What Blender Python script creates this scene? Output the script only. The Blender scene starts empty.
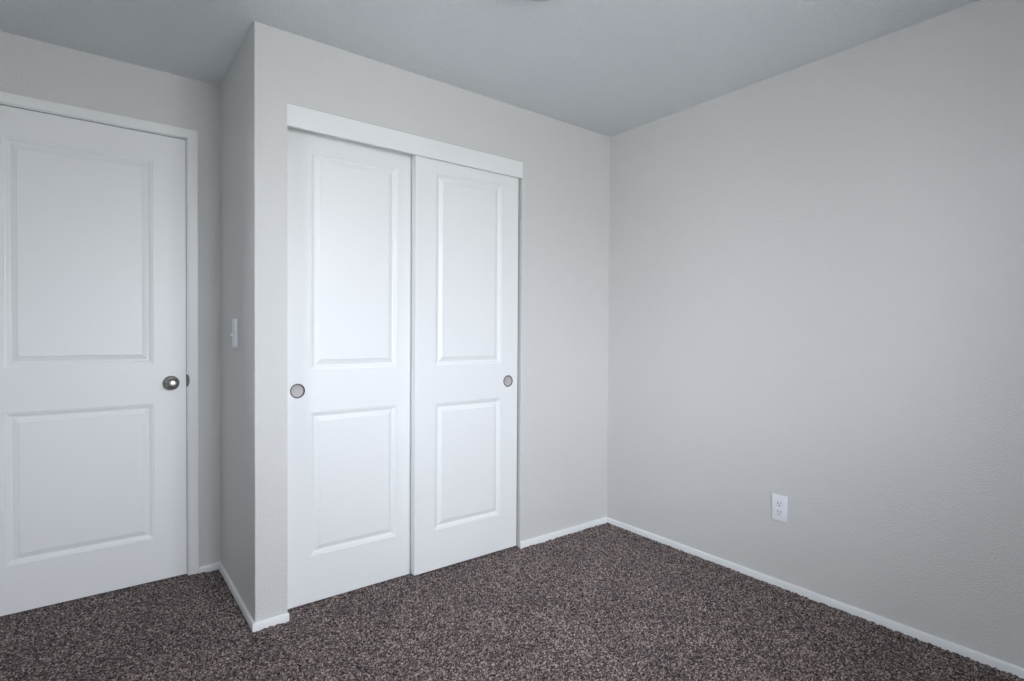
import bpy, bmesh, math, random
import numpy as np
from mathutils import Vector, Matrix

# ------------------------------------------------------------------ camera, world, light, exposure
S = bpy.context.scene
COL = S.collection
PI = math.pi
W, D, H = 1.982, 0.699, 2.335          # outside corner x, alcove depth, ceiling height (m)
XL, YF = -3.15, -3.15                   # left and front walls (behind the camera)

cam_data = bpy.data.cameras.new('camera')
cam = bpy.data.objects.new('camera', cam_data)
COL.objects.link(cam)
S.camera = cam
cam_data.sensor_width = 36.0
cam_data.lens = 546.38 / 1024 * 36.0
cam_data.clip_start = 0.02
yaw, pitch, roll = 0.656519, -0.015374, 0.006257
fv = Vector((math.sin(yaw) * math.cos(pitch), math.cos(yaw) * math.cos(pitch), math.sin(pitch)))
rv = Vector((math.cos(yaw), -math.sin(yaw), 0))
uv = rv.cross(fv)
c_, s_ = math.cos(roll), math.sin(roll)
r2, u2 = c_ * rv + s_ * uv, -s_ * rv + c_ * uv
m = Matrix((r2, u2, -fv)).transposed().to_4x4()
m.translation = (-2.479227, -2.262305, 1.158616)
cam.matrix_world = m

SKY = (0.96, 1.0, 1.09)
GROUND = (0.52, 0.53, 0.54)
SKY_STRENGTH = 9.0
WIN = (-2.24, -0.89, 0.85, 2.10)       # window opening in the front wall: x0, x1, z0, z1
WINL = (-1.27, -0.77, 0.85, 2.10)      # window opening in the left wall: y0, y1, z0, z1
world = bpy.data.worlds.new('overcast_sky')
S.world = world
world.use_nodes = True
wn = world.node_tree.nodes
wl = world.node_tree.links
wn.clear()
wo = wn.new('ShaderNodeOutputWorld')
wb = wn.new('ShaderNodeBackground')
tc = wn.new('ShaderNodeTexCoord')
sx = wn.new('ShaderNodeSeparateXYZ')
rp = wn.new('ShaderNodeValToRGB')
rp.color_ramp.elements[0].position = 0.46
rp.color_ramp.elements[0].color = GROUND + (1,)
rp.color_ramp.elements[1].position = 0.54
rp.color_ramp.elements[1].color = SKY + (1,)
mr = wn.new('ShaderNodeMapRange')
mr.inputs['From Min'].default_value = -1
wl.new(tc.outputs['Generated'], sx.inputs[0])
wl.new(sx.outputs['Z'], mr.inputs['Value'])
wl.new(mr.outputs['Result'], rp.inputs['Fac'])
wl.new(rp.outputs['Color'], wb.inputs['Color'])
wb.inputs['Strength'].default_value = SKY_STRENGTH
wl.new(wb.outputs[0], wo.inputs[0])

def portal(name, loc, rot, sx_, sy_):
    """marks a window opening to the renderer so that daylight through it is sampled well"""
    l = bpy.data.lights.new(name, 'AREA')
    l.shape = 'RECTANGLE'
    l.size, l.size_y = sx_, sy_
    l.cycles.is_portal = True
    o = bpy.data.objects.new(name, l)
    o.location, o.rotation_euler = loc, rot
    COL.objects.link(o)
portal('window_daylight', ((WIN[0] + WIN[1]) / 2, YF - 0.02, (WIN[2] + WIN[3]) / 2), (PI / 2, 0, 0),
       WIN[1] - WIN[0], WIN[3] - WIN[2])

portal('window_daylight', (XL - 0.02, (WINL[0] + WINL[1]) / 2, (WINL[2] + WINL[3]) / 2), (0, -PI / 2, 0),
       WINL[3] - WINL[2], WINL[1] - WINL[0])

S.view_settings.view_transform = 'Standard'
S.view_settings.look = 'None'
S.view_settings.gamma = 1
S.view_settings.use_curve_mapping = False
S.view_settings.exposure = 1.17
S.cycles.max_bounces = 16
S.cycles.diffuse_bounces = 12
S.cycles.transparent_max_bounces = 8

# ------------------------------------------------------------------ materials
def new_mat(name):
    mt = bpy.data.materials.new(name)
    mt.use_nodes = True
    n, l = mt.node_tree.nodes, mt.node_tree.links
    return mt, n, l, n['Principled BSDF']

def paint(name, col, rough=0.5, bump=0.0, scale=200.0, detail=2.0, spec=0.5, dist=0.001, mottling=0.0, metal=0.0, coords='Object'):
    mt, n, l, b = new_mat(name)
    b.inputs['Base Color'].default_value = tuple(col) + (1,)
    b.inputs['Roughness'].default_value = rough
    b.inputs['Specular IOR Level'].default_value = spec
    b.inputs['Metallic'].default_value = metal
    t = n.new('ShaderNodeTexCoord')
    if bump:
        nz = n.new('ShaderNodeTexNoise')
        nz.inputs['Scale'].default_value = scale
        nz.inputs['Detail'].default_value = detail
        l.new(t.outputs[coords], nz.inputs['Vector'])
        rm = n.new('ShaderNodeValToRGB')
        rm.color_ramp.elements[0].position = 0.42
        rm.color_ramp.elements[1].position = 0.66
        l.new(nz.outputs['Fac'], rm.inputs['Fac'])
        bp = n.new('ShaderNodeBump')
        bp.inputs['Strength'].default_value = bump
        bp.inputs['Distance'].default_value = dist
        l.new(rm.outputs['Color'], bp.inputs['Height'])
        l.new(bp.outputs[0], b.inputs['Normal'])
    if mottling:
        n2 = n.new('ShaderNodeTexNoise')
        n2.inputs['Scale'].default_value = 2.2
        n2.inputs['Detail'].default_value = 3
        l.new(t.outputs[coords], n2.inputs['Vector'])
        mx = n.new('ShaderNodeMix')
        mx.data_type = 'RGBA'
        mx.inputs[6].default_value = tuple(v * (1 - mottling) for v in col) + (1,)
        mx.inputs[7].default_value = tuple(min(1, v * (1 + mottling)) for v in col) + (1,)
        l.new(n2.outputs['Fac'], mx.inputs[0])
        l.new(mx.outputs[2], b.inputs['Base Color'])
    return mt

M_WALL = paint('greige_wall_paint', (0.665, 0.667, 0.655), 0.62, bump=0.55, scale=135, dist=0.0016, mottling=0.01, spec=0.35)
M_CEIL = paint('ceiling_paint', (0.725, 0.76, 0.79), 0.9, bump=0.75, scale=105, dist=0.0028, spec=0.2)
M_TRIM = paint('white_trim_paint', (0.835, 0.85, 0.85), 0.35, bump=0.06, scale=60, dist=0.0005)
M_DOOR = paint('white_door_paint', (0.835, 0.85, 0.85), 0.42, bump=0.10, scale=160, dist=0.0004)
M_PLASTIC = paint('white_plastic', (0.86, 0.88, 0.92), 0.28, bump=0.02, scale=40)
M_PLAST2 = paint('off_white_plastic', (0.80, 0.82, 0.85), 0.35, bump=0.02, scale=40)
M_GREYPL = paint('pale_grey_plastic', (0.50, 0.53, 0.56), 0.5, bump=0.02, scale=40)
M_SLOT = paint('dark_slot', (0.02, 0.02, 0.022), 0.6, bump=0.02)
M_NICKEL = paint('brushed_nickel', (0.36, 0.345, 0.325), 0.32, bump=0.03, scale=300, metal=1.0, dist=0.0002)
M_CUP = paint('satin_nickel_cup', (0.50, 0.475, 0.47), 0.6, bump=0.03, scale=300, metal=0.25, dist=0.0002)
M_DARKM = paint('dark_bronze_metal', (0.10, 0.10, 0.10), 0.45, bump=0.02, metal=0.8)
M_GUIDE = paint('grey_nylon', (0.20, 0.20, 0.21), 0.5, bump=0.02)

def carpet_mat():
    mt, n, l, b = new_mat('speckled_brown_carpet')
    b.inputs['Roughness'].default_value = 1.0
    b.inputs['Specular IOR Level'].default_value = 0.05
    b.inputs['Sheen Weight'].default_value = 0.15
    b.inputs['Sheen Roughness'].default_value = 0.6
    t = n.new('ShaderNodeTexCoord')
    v = n.new('ShaderNodeTexVoronoi')
    v.inputs['Scale'].default_value = 195
    l.new(t.outputs['Object'], v.inputs['Vector'])
    s = n.new('ShaderNodeSeparateColor')
    l.new(v.outputs['Color'], s.inputs[0])
    r = n.new('ShaderNodeValToRGB')
    cr = r.color_ramp
    cr.interpolation = 'LINEAR'
    cr.elements[0].position = 0.0
    cr.elements[0].color = (0.018, 0.011, 0.010, 1)
    cr.elements[1].position = 1.0
    cr.elements[1].color = (0.50, 0.40, 0.365, 1)
    for p, c in ((0.28, (0.036, 0.024, 0.022)), (0.55, (0.122, 0.088, 0.082)), (0.8, (0.24, 0.185, 0.172))):
        e = cr.elements.new(p)
        e.color = c + (1,)
    l.new(s.outputs[0], r.inputs['Fac'])
    # slow brushed-pile variation
    nz = n.new('ShaderNodeTexNoise')
    nz.inputs['Scale'].default_value = 5.0
    nz.inputs['Detail'].default_value = 4
    l.new(t.outputs['Object'], nz.inputs['Vector'])
    mr_ = n.new('ShaderNodeMapRange')
    mr_.inputs['From Min'].default_value = 0.3
    mr_.inputs['From Max'].default_value = 0.7
    mr_.inputs['To Min'].default_value = 0.84
    mr_.inputs['To Max'].default_value = 1.16
    l.new(nz.outputs['Fac'], mr_.inputs['Value'])
    mx = n.new('ShaderNodeMix')
    mx.data_type = 'RGBA'
    mx.blend_type = 'MULTIPLY'
    mx.inputs[0].default_value = 1
    l.new(r.outputs['Color'], mx.inputs[6])
    l.new(mr_.outputs['Result'], mx.inputs[7])
    l.new(mx.outputs[2], b.inputs['Base Color'])
    return mt
M_CARPET = carpet_mat()

def glass_mat():
    mt = bpy.data.materials.new('window_glass')
    mt.use_nodes = True
    n, l = mt.node_tree.nodes, mt.node_tree.links
    n.clear()
    o = n.new('ShaderNodeOutputMaterial')
    a = n.new('ShaderNodeBsdfTransparent')
    g = n.new('ShaderNodeBsdfGlossy')
    g.inputs['Roughness'].default_value = 0.02
    fr = n.new('ShaderNodeFresnel')
    mx = n.new('ShaderNodeMixShader')
    l.new(fr.outputs[0], mx.inputs[0])
    l.new(a.outputs[0], mx.inputs[1])
    l.new(g.outputs[0], mx.inputs[2])
    l.new(mx.outputs[0], o.inputs[0])
    return mt
M_GLASS = glass_mat()

# ------------------------------------------------------------------ helpers
def obj(name, bm, mat, parent=None, smooth=False, angle=None):
    bmesh.ops.recalc_face_normals(bm, faces=bm.faces)
    me = bpy.data.meshes.new(name)
    bm.to_mesh(me)
    bm.free()
    me.materials.append(mat)
    if smooth:
        for p in me.polygons:
            p.use_smooth = True
        if angle is not None:
            me.set_sharp_from_angle(angle=angle)
    o = bpy.data.objects.new(name, me)
    COL.objects.link(o)
    if parent is not None:
        o.parent = parent
    return o

def struct(o, label=None, cat=None):
    o['kind'] = 'structure'
    if label:
        o['label'] = label
    if cat:
        o['category'] = cat
    return o

def empty(name, loc, rotz=0):
    o = bpy.data.objects.new(name, None)
    o.location = loc
    o.rotation_euler = (0, 0, rotz)
    o.empty_display_size = 0.05
    COL.objects.link(o)
    return o

def box(bm, x0, x1, y0, y1, z0, z1, bev=0.0, seg=2):
    t = bmesh.new()
    bmesh.ops.create_cube(t, size=1)
    for v in t.verts:
        v.co = Vector(((x0 + x1) / 2 + v.co.x * (x1 - x0), (y0 + y1) / 2 + v.co.y * (y1 - y0), (z0 + z1) / 2 + v.co.z * (z1 - z0)))
    if bev:
        bmesh.ops.bevel(t, geom=t.edges[:], offset=bev, segments=seg, affect='EDGES', profile=0.5)
    tm = bpy.data.meshes.new('t')
    t.to_mesh(tm)
    t.free()
    bm.from_mesh(tm)
    bpy.data.meshes.remove(tm)

def lathe(bm, prof, n=48, axis='y', cap=True):
    """prof: list of (radius, offset along -axis); revolve around the axis through the origin"""
    rings = []
    for r, h in prof:
        ring = []
        for k in range(n):
            a = 2 * PI * k / n
            if axis == 'y':
                co = (r * math.cos(a), -h, r * math.sin(a))
            elif axis == 'x':
                co = (-h, r * math.cos(a), r * math.sin(a))
            else:
                co = (r * math.cos(a), r * math.sin(a), -h)
            ring.append(bm.verts.new(co))
        rings.append(ring)
    for a, b in zip(rings, rings[1:]):
        for k in range(n):
            bm.faces.new((a[k], a[(k + 1) % n], b[(k + 1) % n], b[k]))
    if cap:
        bm.faces.new(rings[0])
        bm.faces.new(rings[-1])

def extrude_profile(bm, prof, A, B, n_out, mitre_a=0.0, mitre_b=0.0):
    """sweep a closed profile (d outwards, z) along the floor line A-B; n_out is the outward direction;
    mitres lengthen the outer side at each end by mitre * d"""
    A, B, n_out = Vector(A), Vector(B), Vector(n_out)
    t = (B - A).normalized()
    ra, rb = [], []
    for d, z in prof:
        ra.append(bm.verts.new(A + n_out * d - t * (mitre_a * d) + Vector((0, 0, z))))
        rb.append(bm.verts.new(B + n_out * d + t * (mitre_b * d) + Vector((0, 0, z))))
    k = len(prof)
    for i in range(k):
        bm.faces.new((ra[i], ra[(i + 1) % k], rb[(i + 1) % k], rb[i]))
    bm.faces.new(ra)
    bm.faces.new(rb)

# ------------------------------------------------------------------ room shell
T = 0.12
# closet opening and inner space
OX0, OX1, OZ = -1.8615, -0.6735, 2.0575
bm = bmesh.new()
RB = 0.004                              # small radius on the outside corner bead
plan = [(-W + RB - RB * math.sin(a), RB - RB * math.cos(a)) for a in (0, PI / 8, PI / 4, 3 * PI / 8, PI / 2)]
plan += [(-W + 0.003, RB), (-W + 0.003, T), (OX0, T), (OX0, 0)]
lo = [bm.verts.new((x, y, 0)) for x, y in plan]
hi = [bm.verts.new((x, y, H)) for x, y in plan]
bm.faces.new(lo)
bm.faces.new(hi)
for i in range(len(plan)):
    j = (i + 1) % len(plan)
    bm.faces.new((lo[i], lo[j], hi[j], hi[i]))
box(bm, OX1, 0, 0, T, 0, H)
box(bm, OX0, OX1, 0, T, OZ, H)
struct(obj('wall_back', bm, M_WALL, smooth=True, angle=0.6), 'greige painted wall around the two white closet doors', 'wall')

bm = bmesh.new()
box(bm, -W, -W + T, RB, D + 0.001, 0, H)
struct(obj('wall_alcove', bm, M_WALL), 'shaded greige side wall of the closet with the light switch on it', 'wall')

bm = bmesh.new()
box(bm, 0, T, YF - T, D + 0.6, 0, H)
struct(obj('wall_right', bm, M_WALL), 'long greige wall with a single white power outlet near the floor', 'wall')

# wall around the hinged door: slab x from -2.885 to -2.1225, top 2.044
DX0, DX1, DZ = -2.8880, -2.1260, 2.0445
JX0, JX1, JZ = DX0 - 0.003, DX1 + 0.003, DZ + 0.005         # inner faces of the jamb
RX0, RX1, RZ = JX0 - 0.018, JX1 + 0.018, JZ + 0.018         # rough opening
bm = bmesh.new()
box(bm, RX1, -W + 0.001, D, D + T, 0, H)
box(bm, XL, RX0, D, D + T, 0, H)
box(bm, RX0, RX1, D, D + T, RZ, H)
struct(obj('wall_door', bm, M_WALL), 'greige wall above and beside the white hinged door', 'wall')

bm = bmesh.new()
box(bm, XL - T, XL, YF - T, WINL[0], 0, H)
box(bm, XL - T, XL, WINL[1], D + 0.6, 0, H)
box(bm, XL - T, XL, WINL[0], WINL[1], 0, WINL[2])
box(bm, XL - T, XL, WINL[0], WINL[1], WINL[3], H)
struct(obj('wall_left', bm, M_WALL))
bm = bmesh.new()
box(bm, XL, 0, YF - T, YF, 0, WIN[2])
box(bm, XL, 0, YF - T, YF, WIN[3], H)
box(bm, XL, WIN[0], YF - T, YF, WIN[2], WIN[3])
box(bm, WIN[1], 0, YF - T, YF, WIN[2], WIN[3])
struct(obj('wall_front', bm, M_WALL))
bm = bmesh.new()                       # closes the closet and the hallway beyond the door
box(bm, XL, 0, D + 0.6 - 0.05, D + 0.6, 0, H)
box(bm, -W + T, 0, D + T - 0.05, D + T, 0, H)
struct(obj('wall_hallway', bm, M_WALL))

bm = bmesh.new()
box(bm, XL - T, T, YF - T, D + 0.6, H, H + 0.1)
struct(obj('ceiling', bm, M_CEIL), 'flat textured off-white ceiling', 'ceiling')

# ---- carpet: pile built as a fine field of tufts
def carpet():
    step = 0.0050
    rng = np.random.default_rng(7)
    x0, x1, y0, y1 = XL, 0.0, YF, D + 0.55
    xs = np.arange(x0, x1 + step * 0.5, step)
    ys = np.arange(y0, y1 + step * 0.5, step)
    nx, ny = len(xs), len(ys)
    X, Y = np.meshgrid(xs, ys)
    Z = rng.random((ny, nx)) ** 1.3 * 0.0085
    low = rng.random((ny // 12 + 3, nx // 12 + 3))
    iy, ix = np.arange(ny) / 12.0, np.arange(nx) / 12.0
    fy, fx = (iy % 1)[:, None], (ix % 1)[None, :]
    jy, jx = iy.astype(int), ix.astype(int)
    L = (low[jy][:, jx] * (1 - fy) * (1 - fx) + low[jy + 1][:, jx] * fy * (1 - fx)
         + low[jy][:, jx + 1] * (1 - fy) * fx + low[jy + 1][:, jx + 1] * fy * fx)
    rise = np.clip((X + 1.75) / 1.0, 0, 1)        # the pile stands a little higher towards the long wall
    Z = Z - 0.0055 + L * 0.003 + 0.009 * rise * rise * (3 - 2 * rise)
    jit = (rng.random((ny, nx, 2)) - 0.5) * step * 0.8
    X = X + jit[:, :, 0]
    Y = Y + jit[:, :, 1]
    co = np.stack([X, Y, Z], -1).reshape(-1, 3).astype(np.float32)
    idx = np.arange(nx * ny).reshape(ny, nx)
    a, b, c, d = idx[:-1, :-1], idx[:-1, 1:], idx[1:, 1:], idx[1:, :-1]
    quads = np.stack([a, b, c, d], -1).reshape(-1, 4).astype(np.int32)
    me = bpy.data.meshes.new('floor')
    me.vertices.add(len(co))
    me.vertices.foreach_set('co', co.ravel())
    me.loops.add(quads.size)
    me.loops.foreach_set('vertex_index', quads.ravel())
    me.polygons.add(len(quads))
    me.polygons.foreach_set('loop_start', np.arange(0, quads.size, 4, dtype=np.int32))
    me.update(calc_edges=True)
    me.materials.append(M_CARPET)
    o = bpy.data.objects.new('floor', me)
    COL.objects.link(o)
    return o
struct(carpet(), 'speckled dark brown cut-pile carpet covering the floor', 'carpet')

# ------------------------------------------------------------------ baseboards
BT = 0.0110
def baseboard(name, A, B, n_out, ma, mb, label, BH=0.030):
    BP = [(0, -0.004), (BT, -0.004), (BT, BH - 0.0045), (BT - 0.0012, BH - 0.0018), (BT - 0.0035, BH - 0.0004), (BT - 0.006, BH), (0, BH)]
    b = bmesh.new()
    extrude_profile(b, BP, A, B, n_out, ma, mb)
    return struct(obj(name, b, M_TRIM, smooth=True, angle=0.5), label, 'baseboard')
baseboard('baseboard_back', (OX1 - 0.002, 0, 0), (0, 0, 0), (0, -1, 0), 0, -1, 'short white baseboard between the closet opening and the room corner', 0.041)
baseboard('baseboard_right', (0, 0, 0), (0, YF, 0), (-1, 0, 0), -1, -1, 'long white baseboard below the power outlet', 0.039)
baseboard('baseboard_pier', (-W, 0, 0), (OX0 + 0.004, 0, 0), (0, -1, 0), 1, 0, 'stub of white baseboard on the narrow wall face beside the closet doors')
baseboard('baseboard_alcove', (-W, D, 0), (-W, 0, 0), (-1, 0, 0), -1, 1, 'white baseboard below the light switch')
CX1 = -W - 0.0955                        # outer edge of the door casing
baseboard('baseboard_door', (CX1, D, 0), (-W, D, 0), (0, -1, 0), 0, -1, 'tiny white baseboard between the door casing and the inner corner')
baseboard('baseboard_left', (XL, D, 0), (XL, YF, 0), (1, 0, 0), -1, -1, None)
baseboard('baseboard_front', (XL, YF, 0), (0, YF, 0), (0, 1, 0), -1, -1, None, 0.039)

# ------------------------------------------------------------------ moulded two-panel door
def smoothstep(t):
    return t * t * (3 - 2 * t)
# (distance in from the panel's outline, depth behind the face)
PANEL_PROFILE = ([(0.0, 0.0), (0.0014, 0.0022), (0.0060, 0.0030)]
                 + [(0.0060 + 0.0130 * k / 6, 0.0030 + 0.0070 * smoothstep(k / 6)) for k in range(1, 7)]
                 + [(0.0225, 0.0100)]
                 + [(0.0225 + 0.0180 * k / 5, 0.0100 - 0.0066 * (k / 5) ** 0.85) for k in range(1, 6)]
                 + [(0.0418, 0.0006)])
def panel_door(w, h, t, panels):
    """door leaf from x 0..w, z 0..h, front face at y 0, back at y t; panels: (x0, x1, z0, z1)"""
    b = bmesh.new()
    xs = [0.0, panels[0][0], panels[0][1], w]
    zs = sorted({0.0, h} | {p[2] for p in panels} | {p[3] for p in panels})
    V = {}
    def v(x, y, z):
        key = (round(x, 5), round(y, 5), round(z, 5))
        if key not in V:
            V[key] = b.verts.new((x, y, z))
        return V[key]
    for side, y in ((0, 0.0), (1, t)):
        sgn = 1 if side == 0 else -1
        for i in range(3):
            for j in range(len(zs) - 1):
                hole = i == 1 and any(abs(zs[j] - p[2]) < 1e-6 for p in panels)
                if hole:
                    continue
                b.faces.new((v(xs[i], y, zs[j]), v(xs[i + 1], y, zs[j]), v(xs[i + 1], y, zs[j + 1]), v(xs[i], y, zs[j + 1])))
        for x0, x1, z0, z1 in panels:
            prev = None
            for d, dep in PANEL_PROFILE:
                yy = y + sgn * dep
                ring = [v(x0 + d, yy, z0 + d), v(x1 - d, yy, z0 + d), v(x1 - d, yy, z1 - d), v(x0 + d, yy, z1 - d)]
                if prev:
                    for k in range(4):
                        b.faces.new((prev[k], prev[(k + 1) % 4], ring[(k + 1) % 4], ring[k]))
                prev = ring
            b.faces.new(prev)
    for i in range(3):
        for z in (0.0, h):
            b.faces.new((v(xs[i], 0, z), v(xs[i + 1], 0, z), v(xs[i + 1], t, z), v(xs[i], t, z)))
    for j in range(len(zs) - 1):
        for x in (0.0, w):
            b.faces.new((v(x, 0, zs[j]), v(x, 0, zs[j + 1]), v(x, t, zs[j + 1]), v(x, t, zs[j])))
    return b

# ---- hinged door
DB = 0.009
dw = DX1 - DX0
door = panel_door(dw, DZ - DB, 0.035, [(0.1335, dw - 0.1287, 0.2055 - DB, 0.8215 - DB), (0.1335, dw - 0.1287, 1.0055 - DB, 1.9270 - DB)])
d1 = obj('door_1', door, M_DOOR)
d1.location = (DX0, D, DB)
struct(d1, 'white hinged two-panel door with a round nickel knob', 'door')

# knob: rosette and ball on the door face
kx, kz = -2.1870 - DX0, 0.9135 - DB
b = bmesh.new()
lathe(b, [(0.0165, 0.010), (0.0125, 0.014), (0.0115, 0.022), (0.0125, 0.027), (0.0185, 0.032), (0.0235, 0.038), (0.0262, 0.0455), (0.0262, 0.052), (0.0245, 0.0575), (0.0205, 0.0615), (0.0150, 0.0640), (0.0075, 0.0652), (0.0008, 0.0655)], 48)
kn = obj('door_knob', b, M_NICKEL, d1, smooth=True)
kn.location = (kx, 0, kz)
kn['label'] = 'round brushed nickel knob'
b = bmesh.new()
lathe(b, [(0.0335, 0.0), (0.0335, 0.0025), (0.0322, 0.0055), (0.0290, 0.0080), (0.0240, 0.0098), (0.0175, 0.0108), (0.0165, 0.0110)], 48)
ro = obj('rosette', b, M_NICKEL, kn, smooth=True, angle=1.0)
b = bmesh.new()
lathe(b, [(0.0022, 0.0), (0.0022, 0.0012), (0.0005, 0.0012)], 12)
pin = obj('release_hole', b, M_SLOT, kn)
pin.location = (-0.024, -0.0095, -0.002)
for hz in (0.25, 1.05, 1.85):           # hinge knuckles on the far stile
    b = bmesh.new()
    lathe(b, [(0.006, -0.045), (0.006, 0.045)], 16, axis='z')
    hg = obj('hinge', b, M_NICKEL, d1, smooth=True, angle=0.8)
    hg.location = (-0.002, -0.006, hz)

# ---- jamb and casing: one trim frame
b = bmesh.new()
box(b, JX1, RX1, D, D + T, 0, RZ)
box(b, RX0, JX0, D, D + T, 0, RZ)
box(b, RX0, RX1, D, D + T, JZ, RZ)
# door stop behind the slab
box(b, JX1 - 0.010, JX1, D + 0.037, D + 0.075, 0, JZ)
box(b, JX0, JX0 + 0.010, D + 0.037, D + 0.075, 0, JZ)
box(b, JX0, JX1, D + 0.037, D + 0.075, JZ - 0.010, JZ)
tr = struct(obj('trim_1', b, M_TRIM), 'white painted casing framing the hinged door', 'door casing')
# casing profile (offset from inner edge, thickness)
CI, CO = JX1 + 0.005, CX1
cw = CO - CI
CP = [(0.0, 0.0), (0.0, 0.0060), (0.0015, 0.0080), (0.006, 0.0088), (cw * 0.45, 0.0100), (cw - 0.007, 0.0122), (cw - 0.002, 0.0125), (cw, 0.0105), (cw, 0.0)]
b = bmesh.new()
def casing_ring(pts):
    return [b.verts.new(p) for p in pts]
zi = JZ + 0.004
xl, xr = JX0 - 0.005, JX1 + 0.005
stations = []
rA, rB, rC, rD = [], [], [], []
for d, th in CP:
    y = D - th
    rA.append(b.verts.new((xr + d, y, 0)))
    rB.append(b.verts.new((xr + d, y, zi + d)))
    rC.append(b.verts.new((xl - d, y, zi + d)))
    rD.append(b.verts.new((xl - d, y, 0)))
k = len(CP)
for P, Q in ((rA, rB), (rB, rC), (rC, rD)):
    for i in range(k):
        b.faces.new((P[i], P[(i + 1) % k], Q[(i + 1) % k], Q[i]))
b.faces.new(rA)
b.faces.new(rD)
cs = obj('casing', b, M_TRIM, tr, smooth=True, angle=0.35)
# strike plate lip on the jamb edge
b = bmesh.new()
n = 16
pts = []
for i in range(n + 1):
    a = -PI / 2 + PI * i / n
    pts.append((0.0105 * math.cos(a), 0.0290 * math.sin(a)))
f0 = [b.verts.new((JX1 - 0.0010 + p, D - 0.0090, 0.922 + q)) for p, q in pts]
f1 = [b.verts.new((JX1 - 0.0010 + p, D + 0.020, 0.922 + q)) for p, q in pts]
b.faces.new(f0)
b.faces.new(f1)
for i in range(n + 1):
    b.faces.new((f0[i], f0[(i + 1) % (n + 1)], f1[(i + 1) % (n + 1)], f1[i]))
sp = obj('strike_plate', b, M_DARKM, tr)
sp['label'] = 'dark rounded strike plate lip'

# ------------------------------------------------------------------ closet header board
b = bmesh.new()
box(b, OX0 - 0.0015, OX1 + 0.0010, -0.0018, 0.013, 1.9690, 2.0558, 0.0008, 2)
struct(obj('trim_2', b, M_TRIM), 'white fascia board across the top of the closet opening', 'trim')
b = bmesh.new()                          # sliding track behind it
box(b, OX0 + 0.002, OX1 - 0.002, 0.016, 0.112, 2.030, 2.0565)
struct(obj('trim_3', b, M_TRIM))

# ------------------------------------------------------------------ closet doors
def closet_door(x0, x1, y, z0, pull_x, label):
    w, h = x1 - x0, 2.024 - z0
    px0, px1 = PANX[0] - x0, PANX[1] - x0
    leaf = panel_door(w, h, 0.035, [(px0, px1, 0.2060 - z0, 0.8165 - z0), (px0, px1, 0.9945 - z0, 1.9155 - z0)])
    o = obj('closet_door', leaf, M_DOOR)
    o.location = (x0, y, z0)
    o['label'] = label
    o['category'] = 'door'
    o['group'] = 'sliding closet doors'
    o['kind'] = 'thing'
    b = bmesh.new()
    # thin flange ring standing just proud, with a dished cup inside it
    lathe(b, [(0.0300, 0.0), (0.0303, 0.0010), (0.0294, 0.0018), (0.0270, 0.0020), (0.0258, 0.0014), (0.0254, 0.0)], 48, cap=False)
    fp = obj('finger_pull', b, M_DARKM, o, smooth=True)
    fp.location = (pull_x - x0, 0, PULLZ - z0)
    fp['label'] = 'round nickel finger pull'
    return o, fp
PULLZ = 0.909
PANX = (-1.7505, -1.3555)
LD, lp = closet_door(-1.8575, -1.2520, 0.0700, 0.0095, -1.8025, 'white sliding closet door with its finger pull beside the wall pier, set behind the other')
PANX = (-1.1830, -0.7925)
PULLZ = 0.9015
RD, rpull = closet_door(-1.2880, -0.6835, 0.0200, 0.0180, -0.7455, 'front white sliding closet door overlapping the other, nearest the room corner')
# cup recess: cut the pulls into the leaves
def cut_cup(door, pull):
    cb = bmesh.new()
    lathe(cb, [(0.0270, -0.0115), (0.0270, 0.004)], 48)
    bmesh.ops.recalc_face_normals(cb, faces=cb.faces)
    me = bpy.data.meshes.new('cutter')
    cb.to_mesh(me)
    cb.free()
    c = bpy.data.objects.new('cutter', me)
    COL.objects.link(c)
    c.location = (door.location.x + pull.location.x, door.location.y, door.location.z + pull.location.z)
    md = door.modifiers.new('cup', 'BOOLEAN')
    md.operation = 'DIFFERENCE'
    md.solver = 'EXACT'
    md.object = c
    bpy.context.view_layer.update()
    dg = bpy.context.evaluated_depsgraph_get()
    nm = bpy.data.meshes.new_from_object(door.evaluated_get(dg))
    door.modifiers.clear()
    door.data = nm
    bpy.data.objects.remove(c)
    b = bmesh.new()
    prof = [(0.0254, 0.0012), (0.0254, -0.0048), (0.0248, -0.0056), (0.0236, -0.0060), (0.0004, -0.0062)]
    lathe(b, prof, 48, cap=False)
    cup = obj('recessed_cup', b, M_CUP, pull, smooth=True, angle=0.9)
    return cup
cut_cup(LD, lp)
cut_cup(RD, rpull)

# floor guide between the sliding doors
g = empty('door_floor_guide', (-1.270, 0.062, 0.0))
g['label'] = 'small grey floor guide at the foot of the closet doors where they overlap'
g['category'] = 'door guide'
b = bmesh.new()
box(b, -0.022, 0.016, -0.048, 0.050, -0.002, 0.0065, 0.001, 1)
obj('base_plate', b, M_GUIDE, g)
b = bmesh.new()
box(b, -0.016, 0.012, -0.0055, 0.0055, 0.006, 0.030, 0.001, 1)
obj('centre_fin', b, M_GUIDE, g)

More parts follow.
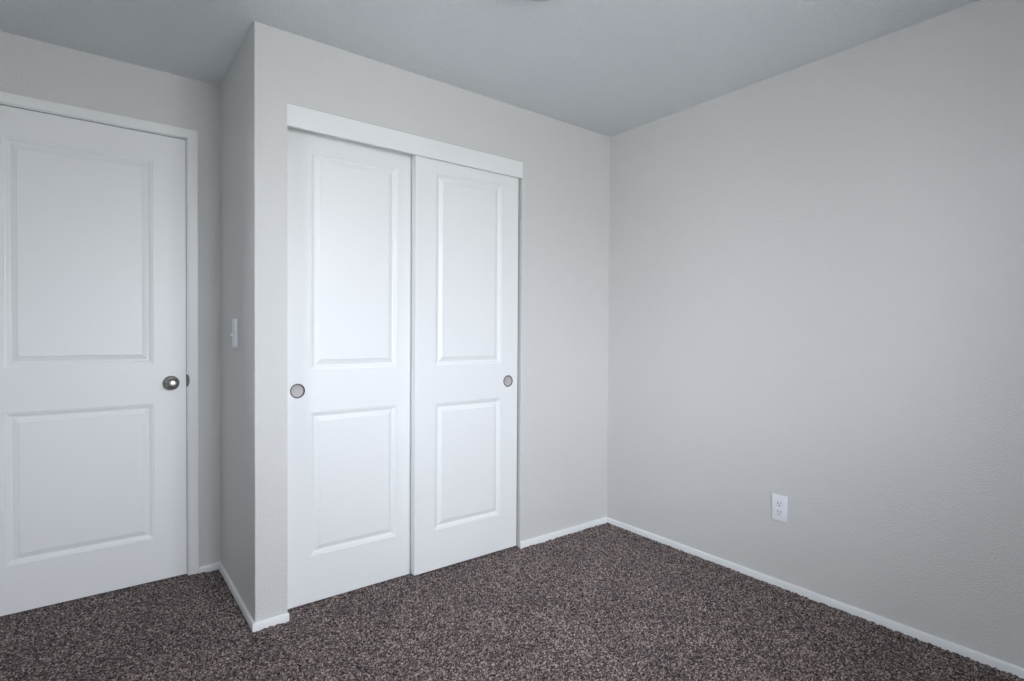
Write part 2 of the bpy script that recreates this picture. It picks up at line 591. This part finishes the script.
# ------------------------------------------------------------------ power outlet on the right wall
ot = empty('power_outlet', (0, -1.0500, 0.3665))
ot['label'] = 'white duplex power outlet low on the long wall'
ot['category'] = 'outlet'
b = bmesh.new()
box(b, -0.0055, 0.0, -0.0355, 0.0355, -0.0595, 0.0595, 0.0028, 3)
obj('cover_plate', b, M_PLASTIC, ot, smooth=True, angle=0.7)
for dz in (0.0195, -0.0195):
    b = bmesh.new()
    # rounded receptacle face with flat top and bottom
    pts = []
    for i in range(40):
        a = 2 * PI * i / 40
        pts.append((0.0172 * math.cos(a), max(-0.0143, min(0.0143, 0.0172 * math.sin(a)))))
    f0 = [b.verts.new((-0.0074, p, q)) for p, q in pts]
    f1 = [b.verts.new((-0.0040, p, q)) for p, q in pts]
    b.faces.new(f0)
    b.faces.new(f1)
    for i in range(40):
        b.faces.new((f0[i], f0[(i + 1) % 40], f1[(i + 1) % 40], f1[i]))
    rc = obj('receptacle', b, M_PLAST2, ot)
    rc.location = (0, 0, dz)
    for (sy, hh) in ((0.0064, 0.0040), (-0.0064, 0.0033)):
        b = bmesh.new()
        box(b, -0.0076, -0.0070, sy - 0.0012, sy + 0.0012, 0.0040 - hh, 0.0040 + hh)
        obj('slot', b, M_SLOT, rc)
    b = bmesh.new()
    lathe(b, [(0.0026, 0.0070), (0.0026, 0.0076)], 16, axis='x')
    gh = obj('ground_hole', b, M_SLOT, rc)
    gh.location = (0, 0, -0.0078)
b = bmesh.new()
lathe(b, [(0.0032, 0.0055), (0.0030, 0.0070), (0.0004, 0.0076)], 20, axis='x')
obj('screw', b, M_PLAST2, ot, smooth=True, angle=0.8)

# ------------------------------------------------------------------ light switch on the alcove wall
sw = empty('light_switch', (-W, 0.3400, 1.1470))
sw['label'] = 'white toggle light switch on the shaded side wall between the door and the closet'
sw['category'] = 'light switch'
b = bmesh.new()
box(b, -0.0092, 0.0, -0.0365, 0.0365, -0.0620, 0.0620, 0.0012, 2)
obj('cover_plate', b, M_PLASTIC, sw, smooth=True, angle=0.7)
b = bmesh.new()
t = bmesh.new()
box(b, -0.0245, -0.0060, -0.0048, 0.0048, -0.0055, 0.0045, 0.0012, 2)
bmesh.ops.rotate(b, verts=b.verts, cent=(-0.006, 0, 0), matrix=Matrix.Rotation(math.radians(-26), 3, 'Y'))
obj('toggle', b, M_PLASTIC, sw)
t.free()
for dz in (0.0302, -0.0302):
    b = bmesh.new()
    lathe(b, [(0.0032, 0.0085), (0.0030, 0.0098), (0.0004, 0.0104)], 20, axis='x')
    sc = obj('screw', b, M_PLAST2, sw, smooth=True, angle=0.8)
    sc.location = (0, 0, dz)

# ------------------------------------------------------------------ smoke detector, cut by the photo's top edge
sd = empty('smoke_detector', (-1.293, -0.871, H))
sd['label'] = 'round pale smoke detector on the ceiling'
sd['category'] = 'smoke detector'
b = bmesh.new()
lathe(b, [(0.092, 0.0), (0.092, 0.010), (0.090, 0.0125), (0.080, 0.014)], 64, axis='z')
obj('mounting_ring', b, M_GREYPL, sd, smooth=True, angle=0.6)
b = bmesh.new()
lathe(b, [(0.084, 0.013), (0.084, 0.026), (0.081, 0.032), (0.070, 0.040), (0.050, 0.043), (0.001, 0.044)], 64, axis='z')
obj('dome', b, M_GREYPL, sd, smooth=True, angle=0.6)

# ------------------------------------------------------------------ windows behind the camera (daylight source)
def window(name, length, z0, z1, loc, rotz):
    """frame with centre mullion, pane and sill; x runs along the wall, the room is on +y"""
    b = bmesh.new()
    h = length / 2
    for bx in ((-h, -h + 0.05, z0, z1), (h - 0.05, h, z0, z1), (-h, h, z0, z0 + 0.05), (-h, h, z1 - 0.05, z1), (-0.03, 0.03, z0, z1)):
        box(b, bx[0], bx[1], -0.10, -0.05, bx[2], bx[3], 0.003, 1)
    wf = struct(obj(name, b, M_TRIM))
    b = bmesh.new()
    box(b, -h + 0.04, h - 0.04, -0.078, -0.074, z0 + 0.04, z1 - 0.04)
    obj('pane', b, M_GLASS, wf)
    b = bmesh.new()
    box(b, -h - 0.03, h + 0.03, -0.10, 0.03, z0 - 0.025, z0, 0.004, 2)
    obj('sill', b, M_TRIM, wf)
    wf.location = loc
    wf.rotation_euler = (0, 0, rotz)
window('window_1', WIN[1] - WIN[0], WIN[2], WIN[3], ((WIN[0] + WIN[1]) / 2, YF, 0), 0)
window('window_2', WINL[1] - WINL[0], WINL[2], WINL[3], (XL, (WINL[0] + WINL[1]) / 2, 0), -PI / 2)
